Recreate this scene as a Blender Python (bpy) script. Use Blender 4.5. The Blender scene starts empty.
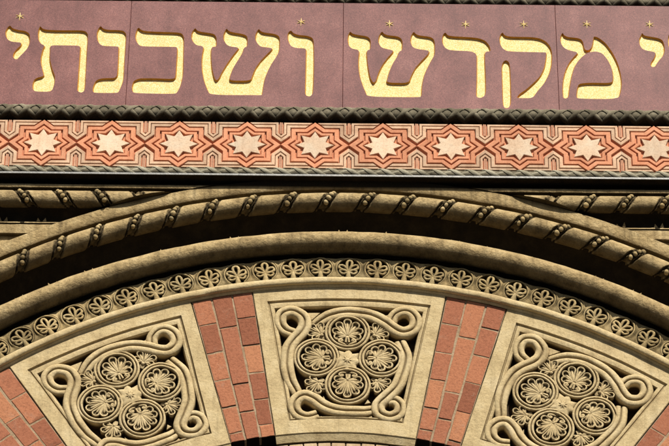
import bpy, math, random
from mathutils import Vector, Matrix, noise
from mathutils.geometry import tessellate_polygon
random.seed(7)
C = bpy.context.scene.collection
S = 0.006                 # metres per facade unit
PITCH = math.radians(36.6403); ROLL = 0.0099062; FPX = 3209.157
Z0 = 1.6 + FPX*S*math.sin(PITCH)      # facade origin height (about 13.1 m up)
CU, CV = 6.626, -654.377              # centre of the arch in facade units
R = math.radians

# ------------------------------------------------------------------ materials
def new_mat(name):
    m = bpy.data.materials.new(name); m.use_nodes = True
    nt = m.node_tree; b = nt.nodes['Principled BSDF']
    return m, nt, b
def N(nt, t, **kw):
    n = nt.nodes.new(t)
    for k, v in kw.items():
        if k in n.inputs: n.inputs[k].default_value = v
        else: setattr(n, k, v)
    return n
def ramp(nt, src, stops):
    r = nt.nodes.new('ShaderNodeValToRGB'); e = r.color_ramp.elements
    while len(e) < len(stops): e.new(0.5)
    for i, (p, c) in enumerate(stops):
        e[i].position = p; e[i].color = (c[0], c[1], c[2], 1)
    nt.links.new(src, r.inputs[0]); return r.outputs[0]
def mix(nt, a, b, fac, mode='MIX'):
    m = nt.nodes.new('ShaderNodeMix'); m.data_type = 'RGBA'; m.blend_type = mode
    for sock, v in ((m.inputs[6], a), (m.inputs[7], b)):
        if isinstance(v, tuple): sock.default_value = (v[0], v[1], v[2], 1)
        else: nt.links.new(v, sock)
    if isinstance(fac, (int, float)): m.inputs[0].default_value = fac
    else: nt.links.new(fac, m.inputs[0])
    return m.outputs[2]
def scaled(nt, sx=1, sy=1, sz=1):
    g = nt.nodes.new('ShaderNodeNewGeometry')
    mp = nt.nodes.new('ShaderNodeMapping'); mp.inputs['Scale'].default_value = (sx, sy, sz)
    nt.links.new(g.outputs['Position'], mp.inputs['Vector']); return mp.outputs[0]
def noise_tex(nt, vec, scale, detail=4, rough=0.6):
    n = nt.nodes.new('ShaderNodeTexNoise'); n.inputs['Scale'].default_value = scale
    n.inputs['Detail'].default_value = detail; n.inputs['Roughness'].default_value = rough
    nt.links.new(vec, n.inputs['Vector']); return n.outputs[0]
def bump(nt, b, h, strength, dist, prev=None):
    n = nt.nodes.new('ShaderNodeBump'); n.inputs['Strength'].default_value = strength
    n.inputs['Distance'].default_value = dist
    nt.links.new(h, n.inputs['Height'])
    if prev: nt.links.new(prev, n.inputs['Normal'])
    return n.outputs[0]
def occlusion_shade(nt, lo, hi):            # shade of the hollows and creases, put into the colour
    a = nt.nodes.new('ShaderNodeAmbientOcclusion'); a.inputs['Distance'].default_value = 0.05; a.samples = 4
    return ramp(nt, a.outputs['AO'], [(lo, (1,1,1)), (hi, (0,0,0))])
def stone(name, dark, mid, light, grime_shade, rough=0.85, bs=0.5, streak=0.35, lo=0.25, hi=0.75, fine=300, deep=None, crown=False, vary=0.0, under=0.0, bd=0.006):
    m, nt, b = new_mat(name); v = scaled(nt)
    n1 = noise_tex(nt, v, 9, 6, 0.65)
    col = ramp(nt, n1, [(0.3, dark), (0.5, mid), (0.72, light)])
    n2 = noise_tex(nt, v, 110, 4, 0.7)
    col = mix(nt, col, ramp(nt, n2, [(0.3, (0.55,0.52,0.48)), (0.5, (1,1,1)), (0.75, (1.12,1.1,1.06))]), 0.55, 'MULTIPLY')
    vs = scaled(nt, 30, 30, 3.5)
    n3 = noise_tex(nt, vs, 1.0, 4, 0.6)
    col = mix(nt, col, mix(nt, col, grime_shade, 0.75), ramp(nt, n3, [(0.5, (0,0,0)), (0.75, (streak,)*3)]))
    col = mix(nt, col, grime_shade, occlusion_shade(nt, lo, hi))  # creases darkened in the streak tone, as painted shade
    if crown:                             # shadow of the frieze, painted in as a black strip just beneath it
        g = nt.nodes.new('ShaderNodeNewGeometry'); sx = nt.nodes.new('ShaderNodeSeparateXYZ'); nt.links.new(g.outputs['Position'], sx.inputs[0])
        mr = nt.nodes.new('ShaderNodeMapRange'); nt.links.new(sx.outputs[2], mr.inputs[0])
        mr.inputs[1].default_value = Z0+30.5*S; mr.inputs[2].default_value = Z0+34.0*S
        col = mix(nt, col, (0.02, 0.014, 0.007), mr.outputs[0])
    if under:                             # shade of the undersides, painted on faces that turn downwards
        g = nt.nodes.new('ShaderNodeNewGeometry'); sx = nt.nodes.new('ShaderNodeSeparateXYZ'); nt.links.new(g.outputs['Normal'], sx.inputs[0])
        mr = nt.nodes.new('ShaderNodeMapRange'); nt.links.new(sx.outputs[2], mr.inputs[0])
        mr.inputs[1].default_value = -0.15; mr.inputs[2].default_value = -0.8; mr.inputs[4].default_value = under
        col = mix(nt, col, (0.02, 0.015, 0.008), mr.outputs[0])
    if vary:
        oi = nt.nodes.new('ShaderNodeObjectInfo')
        col = mix(nt, col, ramp(nt, oi.outputs['Random'], [(0.0, (1-vary,)*3), (1.0, (1+vary*0.5, 1+vary*0.4, 1+vary*0.3))]), 1.0, 'MULTIPLY')
    if deep:                              # recess shade, painted on everything set back behind the carved face
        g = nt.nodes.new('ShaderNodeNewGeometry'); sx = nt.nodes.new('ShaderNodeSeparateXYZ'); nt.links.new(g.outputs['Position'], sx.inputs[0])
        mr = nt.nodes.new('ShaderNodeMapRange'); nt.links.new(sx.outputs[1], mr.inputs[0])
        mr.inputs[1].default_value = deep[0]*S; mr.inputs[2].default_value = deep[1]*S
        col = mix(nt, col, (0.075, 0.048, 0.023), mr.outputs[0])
    nt.links.new(col, b.inputs['Base Color']); b.inputs['Roughness'].default_value = rough
    b.inputs['Specular IOR Level'].default_value = 0.2
    h1 = bump(nt, b, noise_tex(nt, v, fine, 3, 0.7), bs, 0.0022)
    h2 = bump(nt, b, noise_tex(nt, v, 45, 5, 0.6), min(1, bs*0.9), bd, h1)
    nt.links.new(h2, b.inputs['Normal']); return m
M = {}
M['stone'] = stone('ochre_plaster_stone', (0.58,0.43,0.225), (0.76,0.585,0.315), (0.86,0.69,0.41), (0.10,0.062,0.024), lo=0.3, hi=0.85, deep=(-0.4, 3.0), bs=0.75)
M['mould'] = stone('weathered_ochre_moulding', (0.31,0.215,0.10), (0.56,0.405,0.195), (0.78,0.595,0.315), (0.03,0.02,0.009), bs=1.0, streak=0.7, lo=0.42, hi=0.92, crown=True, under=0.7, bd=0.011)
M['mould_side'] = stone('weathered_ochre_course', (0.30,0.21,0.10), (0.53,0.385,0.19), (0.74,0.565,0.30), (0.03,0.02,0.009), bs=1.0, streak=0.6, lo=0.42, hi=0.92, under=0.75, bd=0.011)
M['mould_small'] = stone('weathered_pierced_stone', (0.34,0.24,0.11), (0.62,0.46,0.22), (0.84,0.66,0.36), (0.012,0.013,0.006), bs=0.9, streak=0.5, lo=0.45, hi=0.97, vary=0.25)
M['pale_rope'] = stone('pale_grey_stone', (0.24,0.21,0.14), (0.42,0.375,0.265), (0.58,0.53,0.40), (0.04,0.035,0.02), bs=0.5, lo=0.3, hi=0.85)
M['block'] = stone('pinkish_buff_stone', (0.62,0.42,0.24), (0.78,0.56,0.34), (0.86,0.66,0.42), (0.2,0.12,0.06), bs=0.5)
M['recess'] = stone('shade_dark_recess_stone', (0.05,0.03,0.015), (0.085,0.055,0.028), (0.14,0.09,0.045), (0.025,0.015,0.007))  # shade of the sunk grounds put into the base colour
M['cavetto'] = stone('shade_dark_hollow_stone', (0.012,0.009,0.005), (0.022,0.015,0.008), (0.04,0.028,0.014), (0.008,0.006,0.003))  # shadow in hollows and soffits painted as a near-black base colour
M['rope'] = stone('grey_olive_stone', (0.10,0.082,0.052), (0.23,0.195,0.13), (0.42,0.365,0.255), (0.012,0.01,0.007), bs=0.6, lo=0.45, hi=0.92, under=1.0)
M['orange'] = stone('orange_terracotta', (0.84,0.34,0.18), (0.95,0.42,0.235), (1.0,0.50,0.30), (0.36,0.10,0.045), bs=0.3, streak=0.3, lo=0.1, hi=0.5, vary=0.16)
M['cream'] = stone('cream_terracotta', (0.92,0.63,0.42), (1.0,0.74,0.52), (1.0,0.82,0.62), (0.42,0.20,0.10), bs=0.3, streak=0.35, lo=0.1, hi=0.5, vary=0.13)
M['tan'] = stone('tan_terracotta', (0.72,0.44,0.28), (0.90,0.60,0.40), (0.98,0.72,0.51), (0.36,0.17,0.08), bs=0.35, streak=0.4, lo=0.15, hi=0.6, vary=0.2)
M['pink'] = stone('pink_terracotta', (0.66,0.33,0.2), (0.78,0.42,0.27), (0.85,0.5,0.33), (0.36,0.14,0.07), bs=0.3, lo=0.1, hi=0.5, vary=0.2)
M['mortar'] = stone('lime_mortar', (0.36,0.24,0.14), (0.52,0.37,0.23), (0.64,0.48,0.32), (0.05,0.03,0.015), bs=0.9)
def mk_granite():
    m, nt, b = new_mat('mauve_granite'); v = scaled(nt)
    col = ramp(nt, noise_tex(nt, v, 5, 5, 0.6), [(0.3,(0.225,0.082,0.072)), (0.5,(0.282,0.106,0.092)), (0.72,(0.35,0.145,0.125))])
    sp = noise_tex(nt, v, 210, 5, 0.75)
    col = mix(nt, col, ramp(nt, sp, [(0.34,(0.4,0.34,0.38)), (0.46,(0.92,0.92,0.98)), (0.55,(1.05,1.05,1.05)), (0.66,(1.7,1.9,1.85))]), 0.9, 'MULTIPLY')
    vo = nt.nodes.new('ShaderNodeTexVoronoi'); vo.inputs['Scale'].default_value = 150
    nt.links.new(v, vo.inputs['Vector'])
    col = mix(nt, col, ramp(nt, vo.outputs['Color'], [(0.1,(0.8,0.76,0.8)), (0.9,(1.15,1.12,1.1))]), 0.7, 'MULTIPLY')
    st = noise_tex(nt, scaled(nt, 9, 9, 1.6), 1.0, 6, 0.65)       # faint rain streaks
    col = mix(nt, col, ramp(nt, st, [(0.35,(0.80,0.78,0.78)), (0.55,(1,1,1)), (0.75,(1.12,1.14,1.13))]), 0.9, 'MULTIPLY')
    nt.links.new(col, b.inputs['Base Color'])
    b.inputs['Roughness'].default_value = 0.55; b.inputs['Specular IOR Level'].default_value = 0.3
    nt.links.new(bump(nt, b, sp, 0.15, 0.002), b.inputs['Normal']); return m
M['granite'] = mk_granite()
def mk_gold(name, stops, metal):
    m, nt, b = new_mat(name); v = scaled(nt)
    n = noise_tex(nt, v, 190, 5, 0.85); n2 = noise_tex(nt, v, 16, 4, 0.6)
    col = ramp(nt, n, stops)
    col = mix(nt, col, ramp(nt, n2, [(0.35,(0.84,0.78,0.68)), (0.6,(1,1,1))]), 0.9, 'MULTIPLY')
    nt.links.new(col, b.inputs['Base Color']); b.inputs['Metallic'].default_value = metal
    nt.links.new(ramp(nt, n2, [(0.3,(0.35,)*3), (0.7,(0.55,)*3)]), b.inputs['Roughness'])
    nt.links.new(bump(nt, b, n, 0.6, 0.004), b.inputs['Normal']); return m
M['gold'] = mk_gold('gold_leaf', [(0.36,(0.62,0.33,0.06)), (0.45,(0.98,0.64,0.17)), (0.54,(1.0,0.84,0.38)), (0.64,(1.0,0.97,0.82))], 0.12)  # pale and orange stops paint the sparkle of the leaf into its colour
M['gold_edge'] = mk_gold('shade_toned_gold_edge', [(0.34,(0.50,0.21,0.02)), (0.5,(0.80,0.40,0.05)), (0.66,(0.95,0.56,0.12))], 0.2)  # deeper orange paints the shade on the cut walls of the letters
def mk_brick():
    m, nt, b = new_mat('red_brick'); v = scaled(nt)
    at = nt.nodes.new('ShaderNodeAttribute'); at.attribute_name = 'tone'
    col = ramp(nt, at.outputs['Fac'], [(0.0,(0.37,0.135,0.075)), (0.4,(0.50,0.19,0.105)), (0.75,(0.60,0.24,0.125)), (1.0,(0.68,0.31,0.155))])
    n1 = noise_tex(nt, v, 75, 6, 0.75)
    col = mix(nt, col, ramp(nt, n1, [(0.35,(0.6,0.6,0.62)), (0.5,(1,1,1)), (0.66,(1.15,1.2,1.22))]), 0.7, 'MULTIPLY')
    n3 = noise_tex(nt, v, 14, 8, 0.8)
    col = mix(nt, col, (0.58,0.38,0.27), ramp(nt, n3, [(0.56,(0,0,0)), (0.72,(0.5,)*3)]))
    col = mix(nt, col, (0.08,0.03,0.02), occlusion_shade(nt, 0.2, 0.7))
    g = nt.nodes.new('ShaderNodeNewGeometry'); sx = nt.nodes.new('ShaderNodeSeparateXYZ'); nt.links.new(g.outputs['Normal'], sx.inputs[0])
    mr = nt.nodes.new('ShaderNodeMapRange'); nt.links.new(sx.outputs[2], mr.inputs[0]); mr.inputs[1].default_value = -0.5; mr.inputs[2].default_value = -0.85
    col = mix(nt, col, (0.02,0.012,0.008), mr.outputs[0])  # soffit shade painted near-black on the downward brick faces
    nt.links.new(col, b.inputs['Base Color']); b.inputs['Roughness'].default_value = 0.9
    b.inputs['Specular IOR Level'].default_value = 0.15
    h1 = bump(nt, b, noise_tex(nt, v, 230, 3, 0.7), 0.6, 0.002)
    nt.links.new(bump(nt, b, n1, 0.7, 0.006, h1), b.inputs['Normal']); return m
M['brick'] = mk_brick()
def mk_plain(name, a, c, scale, rough, metallic=0):
    m, nt, b = new_mat(name); v = scaled(nt); n = noise_tex(nt, v, scale, 5, 0.6)
    nt.links.new(ramp(nt, n, [(0.3,a), (0.7,c)]), b.inputs['Base Color'])
    b.inputs['Roughness'].default_value = rough; b.inputs['Metallic'].default_value = metallic
    nt.links.new(bump(nt, b, n, 0.4, 0.003), b.inputs['Normal']); return m
M['zinc'] = mk_plain('zinc_flashing', (0.20,0.20,0.19), (0.34,0.33,0.31), 60, 0.5, 0.3)
M['paving'] = mk_plain('asphalt_paving', (0.04,0.04,0.04), (0.06,0.058,0.055), 30, 0.9)

# ------------------------------------------------------------------ mesh tools (local x, y in the facade plane, d towards the street)
class MB:
    def __init__(s): s.v = []; s.f = []; s.t = []
    def add(s, vs, fs, tone=0.5):
        o = len(s.v); s.v += vs; s.f += [tuple(i+o for i in f) for f in fs]; s.t += [tone]*len(fs)
    def build(s, name, mat, parent=None, loc=(0,0,0), ang=0, sharp=38, rough=0.0, seed=0.0, attr=False):
        me = bpy.data.meshes.new(name)
        vs = s.v
        if rough:                                    # hand-carved unevenness
            out = []
            for x, y, d in vs:
                q = Vector((x*0.045+seed, y*0.045, d*0.05)); p = Vector((x*0.16+seed, y*0.16, d*0.1))
                n = noise.noise_vector(q)*rough + noise.noise_vector(p)*rough*0.45
                out.append((x+n.x, y+n.y, d+n.z*0.8))
            vs = out
        me.from_pydata([(x*S, -d*S, y*S) for x, y, d in vs], [], s.f)
        me.materials.append(mat)
        if attr:
            a = me.attributes.new('tone', 'FLOAT', 'FACE')
            for i, t in enumerate(s.t): a.data[i].value = t
        import bmesh
        bm = bmesh.new(); bm.from_mesh(me); bmesh.ops.recalc_face_normals(bm, faces=bm.faces[:]); bm.to_mesh(me); bm.free()
        me.polygons.foreach_set('use_smooth', [True]*len(me.polygons))
        me.set_sharp_from_angle(angle=R(sharp))
        o = bpy.data.objects.new(name, me); C.objects.link(o)
        place(o, loc, ang)
        if parent: o.parent = parent
        return o
    # sweep a profile [(offset, d)] along a path [(x, y)]
    def sweep(s, path, prof, closed=False, mitre=True, doff=None, ends=(None, None), cap=True, wid=None):
        n = len(path); rings = []
        for i in range(n):
            p = path[i]
            a = path[(i-1) % n] if (closed or i > 0) else None
            b = path[(i+1) % n] if (closed or i < n-1) else None
            def unit(q, r):
                dx, dy = r[0]-q[0], r[1]-q[1]; L = math.hypot(dx, dy) or 1e-9; return dx/L, dy/L
            if a and b:
                t1 = unit(a, p); t2 = unit(p, b)
                nx, ny = -(t1[1]+t2[1]), t1[0]+t2[0]; L = math.hypot(nx, ny) or 1e-9; nx /= L; ny /= L
                k = 1/max(0.35, nx*-t1[1]+ny*t1[0]) if mitre else 1
                nx *= k; ny *= k
            else:
                t = unit(p, b) if b else unit(a, p); nx, ny = -t[1], t[0]
                e = ends[0] if b else ends[1]
                if e:                                   # end cut along direction e
                    k = e[0]*nx+e[1]*ny; nx, ny = e[0]/k, e[1]/k
            z = doff[i] if doff else 0; w = wid[i] if wid else 1
            rings.append([(p[0]+nx*o*w, p[1]+ny*o*w, d*(w if d > 0 else 1)+z) for o, d in prof])
        m = len(prof); vs = [q for r in rings for q in r]; fs = []
        for i in range(n if closed else n-1):
            j = (i+1) % n
            for k in range(m-1): fs.append((i*m+k, i*m+k+1, j*m+k+1, j*m+k))
        if not closed and cap: fs += [tuple(range(m)), tuple(range(n*m-1, n*m-m-1, -1))]
        s.add(vs, fs)
    # prism with a flat top and bevelled rim
    def prism(s, poly, d0, d1, bev=0.0, tone=0.5):
        n = len(poly); top = inset(poly, bev) if bev else poly
        vs = [(x, y, d0) for x, y in poly]
        if bev: vs += [(x, y, d1-bev) for x, y in poly]
        vs += [(x, y, d1) for x, y in top]
        L = 2 if bev else 1; fs = []
        for l in range(L):
            for i in range(n): j = (i+1) % n; fs.append((l*n+i, l*n+j, (l+1)*n+j, (l+1)*n+i))
        if n <= 4: fs.append(tuple(range(L*n, L*n+n)))
        else:
            for t in tessellate_polygon([[Vector((x, y, 0)) for x, y in top]]): fs.append(tuple(L*n+i for i in t))
        s.add(vs, fs, tone)
    def dome(s, poly, centre, d0, d1, steps=3):          # faceted pillow over a star-shaped outline
        n = len(poly); vs = [(x, y, d0) for x, y in poly]; fs = []
        for k in range(1, steps+1):
            t = k/steps; q = 1-0.75*t*t if k < steps else 0.25
            h = d0+(d1-d0)*math.sin(t*math.pi/2)
            vs += [(centre[0]+(x-centre[0])*q, centre[1]+(y-centre[1])*q, h) for x, y in poly]
            for i in range(n): j = (i+1) % n; fs.append(((k-1)*n+i, (k-1)*n+j, k*n+j, k*n+i))
        vs.append((centre[0], centre[1], d1)); c = len(vs)-1
        for i in range(n): fs.append((steps*n+i, steps*n+(i+1) % n, c))
        s.add(vs, fs)
    def ball(s, c, r, nu=10, nv=7, rot=0.0):
        if not isinstance(r, tuple): r = (r, r, r)
        vs = []; fs = []; ca, sa = math.cos(rot), math.sin(rot)
        for j in range(nv+1):
            th = math.pi*j/nv
            for i in range(nu):
                ph = 2*math.pi*i/nu; x = r[0]*math.sin(th)*math.cos(ph); y = r[1]*math.sin(th)*math.sin(ph)
                vs.append((c[0]+x*ca-y*sa, c[1]+x*sa+y*ca, c[2]+r[2]*math.cos(th)))
        for j in range(nv):
            for i in range(nu): k = (i+1) % nu; fs.append((j*nu+i, j*nu+k, (j+1)*nu+k, (j+1)*nu+i))
        s.add(vs, fs)
    def box(s, x0, x1, y0, y1, d0, d1, bev=0, tone=0.5):
        s.prism([(x0,y0),(x1,y0),(x1,y1),(x0,y1)], d0, d1, bev, tone)
    def tube(s, pts, r, n=8, cap=True):                   # round tube through 3-D points
        P = [Vector(p) for p in pts]; vs = []; fs = []; up = None
        rr = r if isinstance(r, list) else [r]*len(P)
        for i, p in enumerate(P):
            t = (P[min(i+1, len(P)-1)]-P[max(i-1, 0)]).normalized()
            if up is None: up = t.orthogonal().normalized()
            up = (up - t*up.dot(t)).normalized(); w = t.cross(up)
            for k in range(n):
                a = 2*math.pi*k/n; q = p+(up*math.cos(a)+w*math.sin(a))*rr[i]; vs.append((q.x, q.y, q.z))
        for i in range(len(P)-1):
            for k in range(n): j = (k+1) % n; fs.append((i*n+k, i*n+j, (i+1)*n+j, (i+1)*n+k))
        if cap: fs += [tuple(range(n)), tuple(range(len(vs)-n, len(vs)))]
        s.add(vs, fs)
def place(o, loc, ang=0):
    o.location = (loc[0]*S, -loc[2]*S, loc[1]*S); o.rotation_euler = (0, ang, 0)
def inset(poly, a):
    n = len(poly); area = sum(poly[i][0]*poly[(i+1) % n][1]-poly[(i+1) % n][0]*poly[i][1] for i in range(n))
    sg = 1 if area > 0 else -1; out = []
    for i in range(n):
        p, q, r = poly[i-1], poly[i], poly[(i+1) % n]
        a1 = (q[0]-p[0], q[1]-p[1]); a2 = (r[0]-q[0], r[1]-q[1])
        l1 = math.hypot(*a1) or 1e-9; l2 = math.hypot(*a2) or 1e-9
        n1 = (-a1[1]/l1*sg, a1[0]/l1*sg); n2 = (-a2[1]/l2*sg, a2[0]/l2*sg)
        nx, ny = n1[0]+n2[0], n1[1]+n2[1]; L = math.hypot(nx, ny) or 1e-9; nx /= L; ny /= L
        k = 1/max(0.5, nx*n1[0]+ny*n1[1]); out.append((q[0]+nx*a*k, q[1]+ny*a*k))
    return out
def catmull(pts, sub=4, closed=False):
    out = []; n = len(pts); rng = n if closed else n-1
    for i in range(rng):
        if closed: p0, p1, p2, p3 = pts[i-1], pts[i], pts[(i+1) % n], pts[(i+2) % n]
        else: p0, p1, p2, p3 = pts[max(i-1, 0)], pts[i], pts[i+1], pts[min(i+2, n-1)]
        for k in range(sub):
            t = k/sub; t2 = t*t; t3 = t2*t
            out.append(tuple(0.5*((2*p1[c])+(-p0[c]+p2[c])*t+(2*p0[c]-5*p1[c]+4*p2[c]-p3[c])*t2+(-p0[c]+3*p1[c]-3*p2[c]+p3[c])*t3) for c in range(len(p1))))
    if not closed: out.append(tuple(pts[-1]))
    return out
def chaikin(pts, it=2, q=0.2):
    for _ in range(it):
        o = []; n = len(pts)
        for i in range(n):
            a, b = pts[i], pts[(i+1) % n]
            o += [(a[0]+(b[0]-a[0])*q, a[1]+(b[1]-a[1])*q), (a[0]+(b[0]-a[0])*(1-q), a[1]+(b[1]-a[1])*(1-q))]
        pts = o
    return pts
def circle(cx, cy, r, n=32, a0=0.0): return [(cx+r*math.cos(a0+2*math.pi*i/n), cy+r*math.sin(a0+2*math.pi*i/n)) for i in range(n)]
def pol(r, a): return (r*math.sin(a), r*math.cos(a))       # about the arch centre, a from the vertical, clockwise

def prop(o, label=None, cat=None, group=None, kind=None):
    if label: o['label'] = label
    if cat: o['category'] = cat
    if group: o['group'] = group
    if kind: o['kind'] = kind
ARC = (CU, CV, 0); INN = (CU, CV, 4.0); BND = (CU, CV, 5.3)      # outer mouldings; everything from the smooth roll inwards
def root(name, loc, ang=0, **kw):
    o = bpy.data.objects.new(name, None); C.objects.link(o); o.empty_display_size = 0.1
    place(o, loc, ang); o.location.z += Z0
    if loc is INN: o.scale = (0.995, 1, 0.995)
    if loc is BND: o.scale = (0.9934, 1, 0.9934)
    prop(o, **kw); return o
def copy_tree(o, parent=None):
    c = o.copy(); C.objects.link(c)
    if parent: c.parent = parent; c.matrix_parent_inverse = Matrix()
    for ch in o.children: copy_tree(ch, c)
    return c

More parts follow.
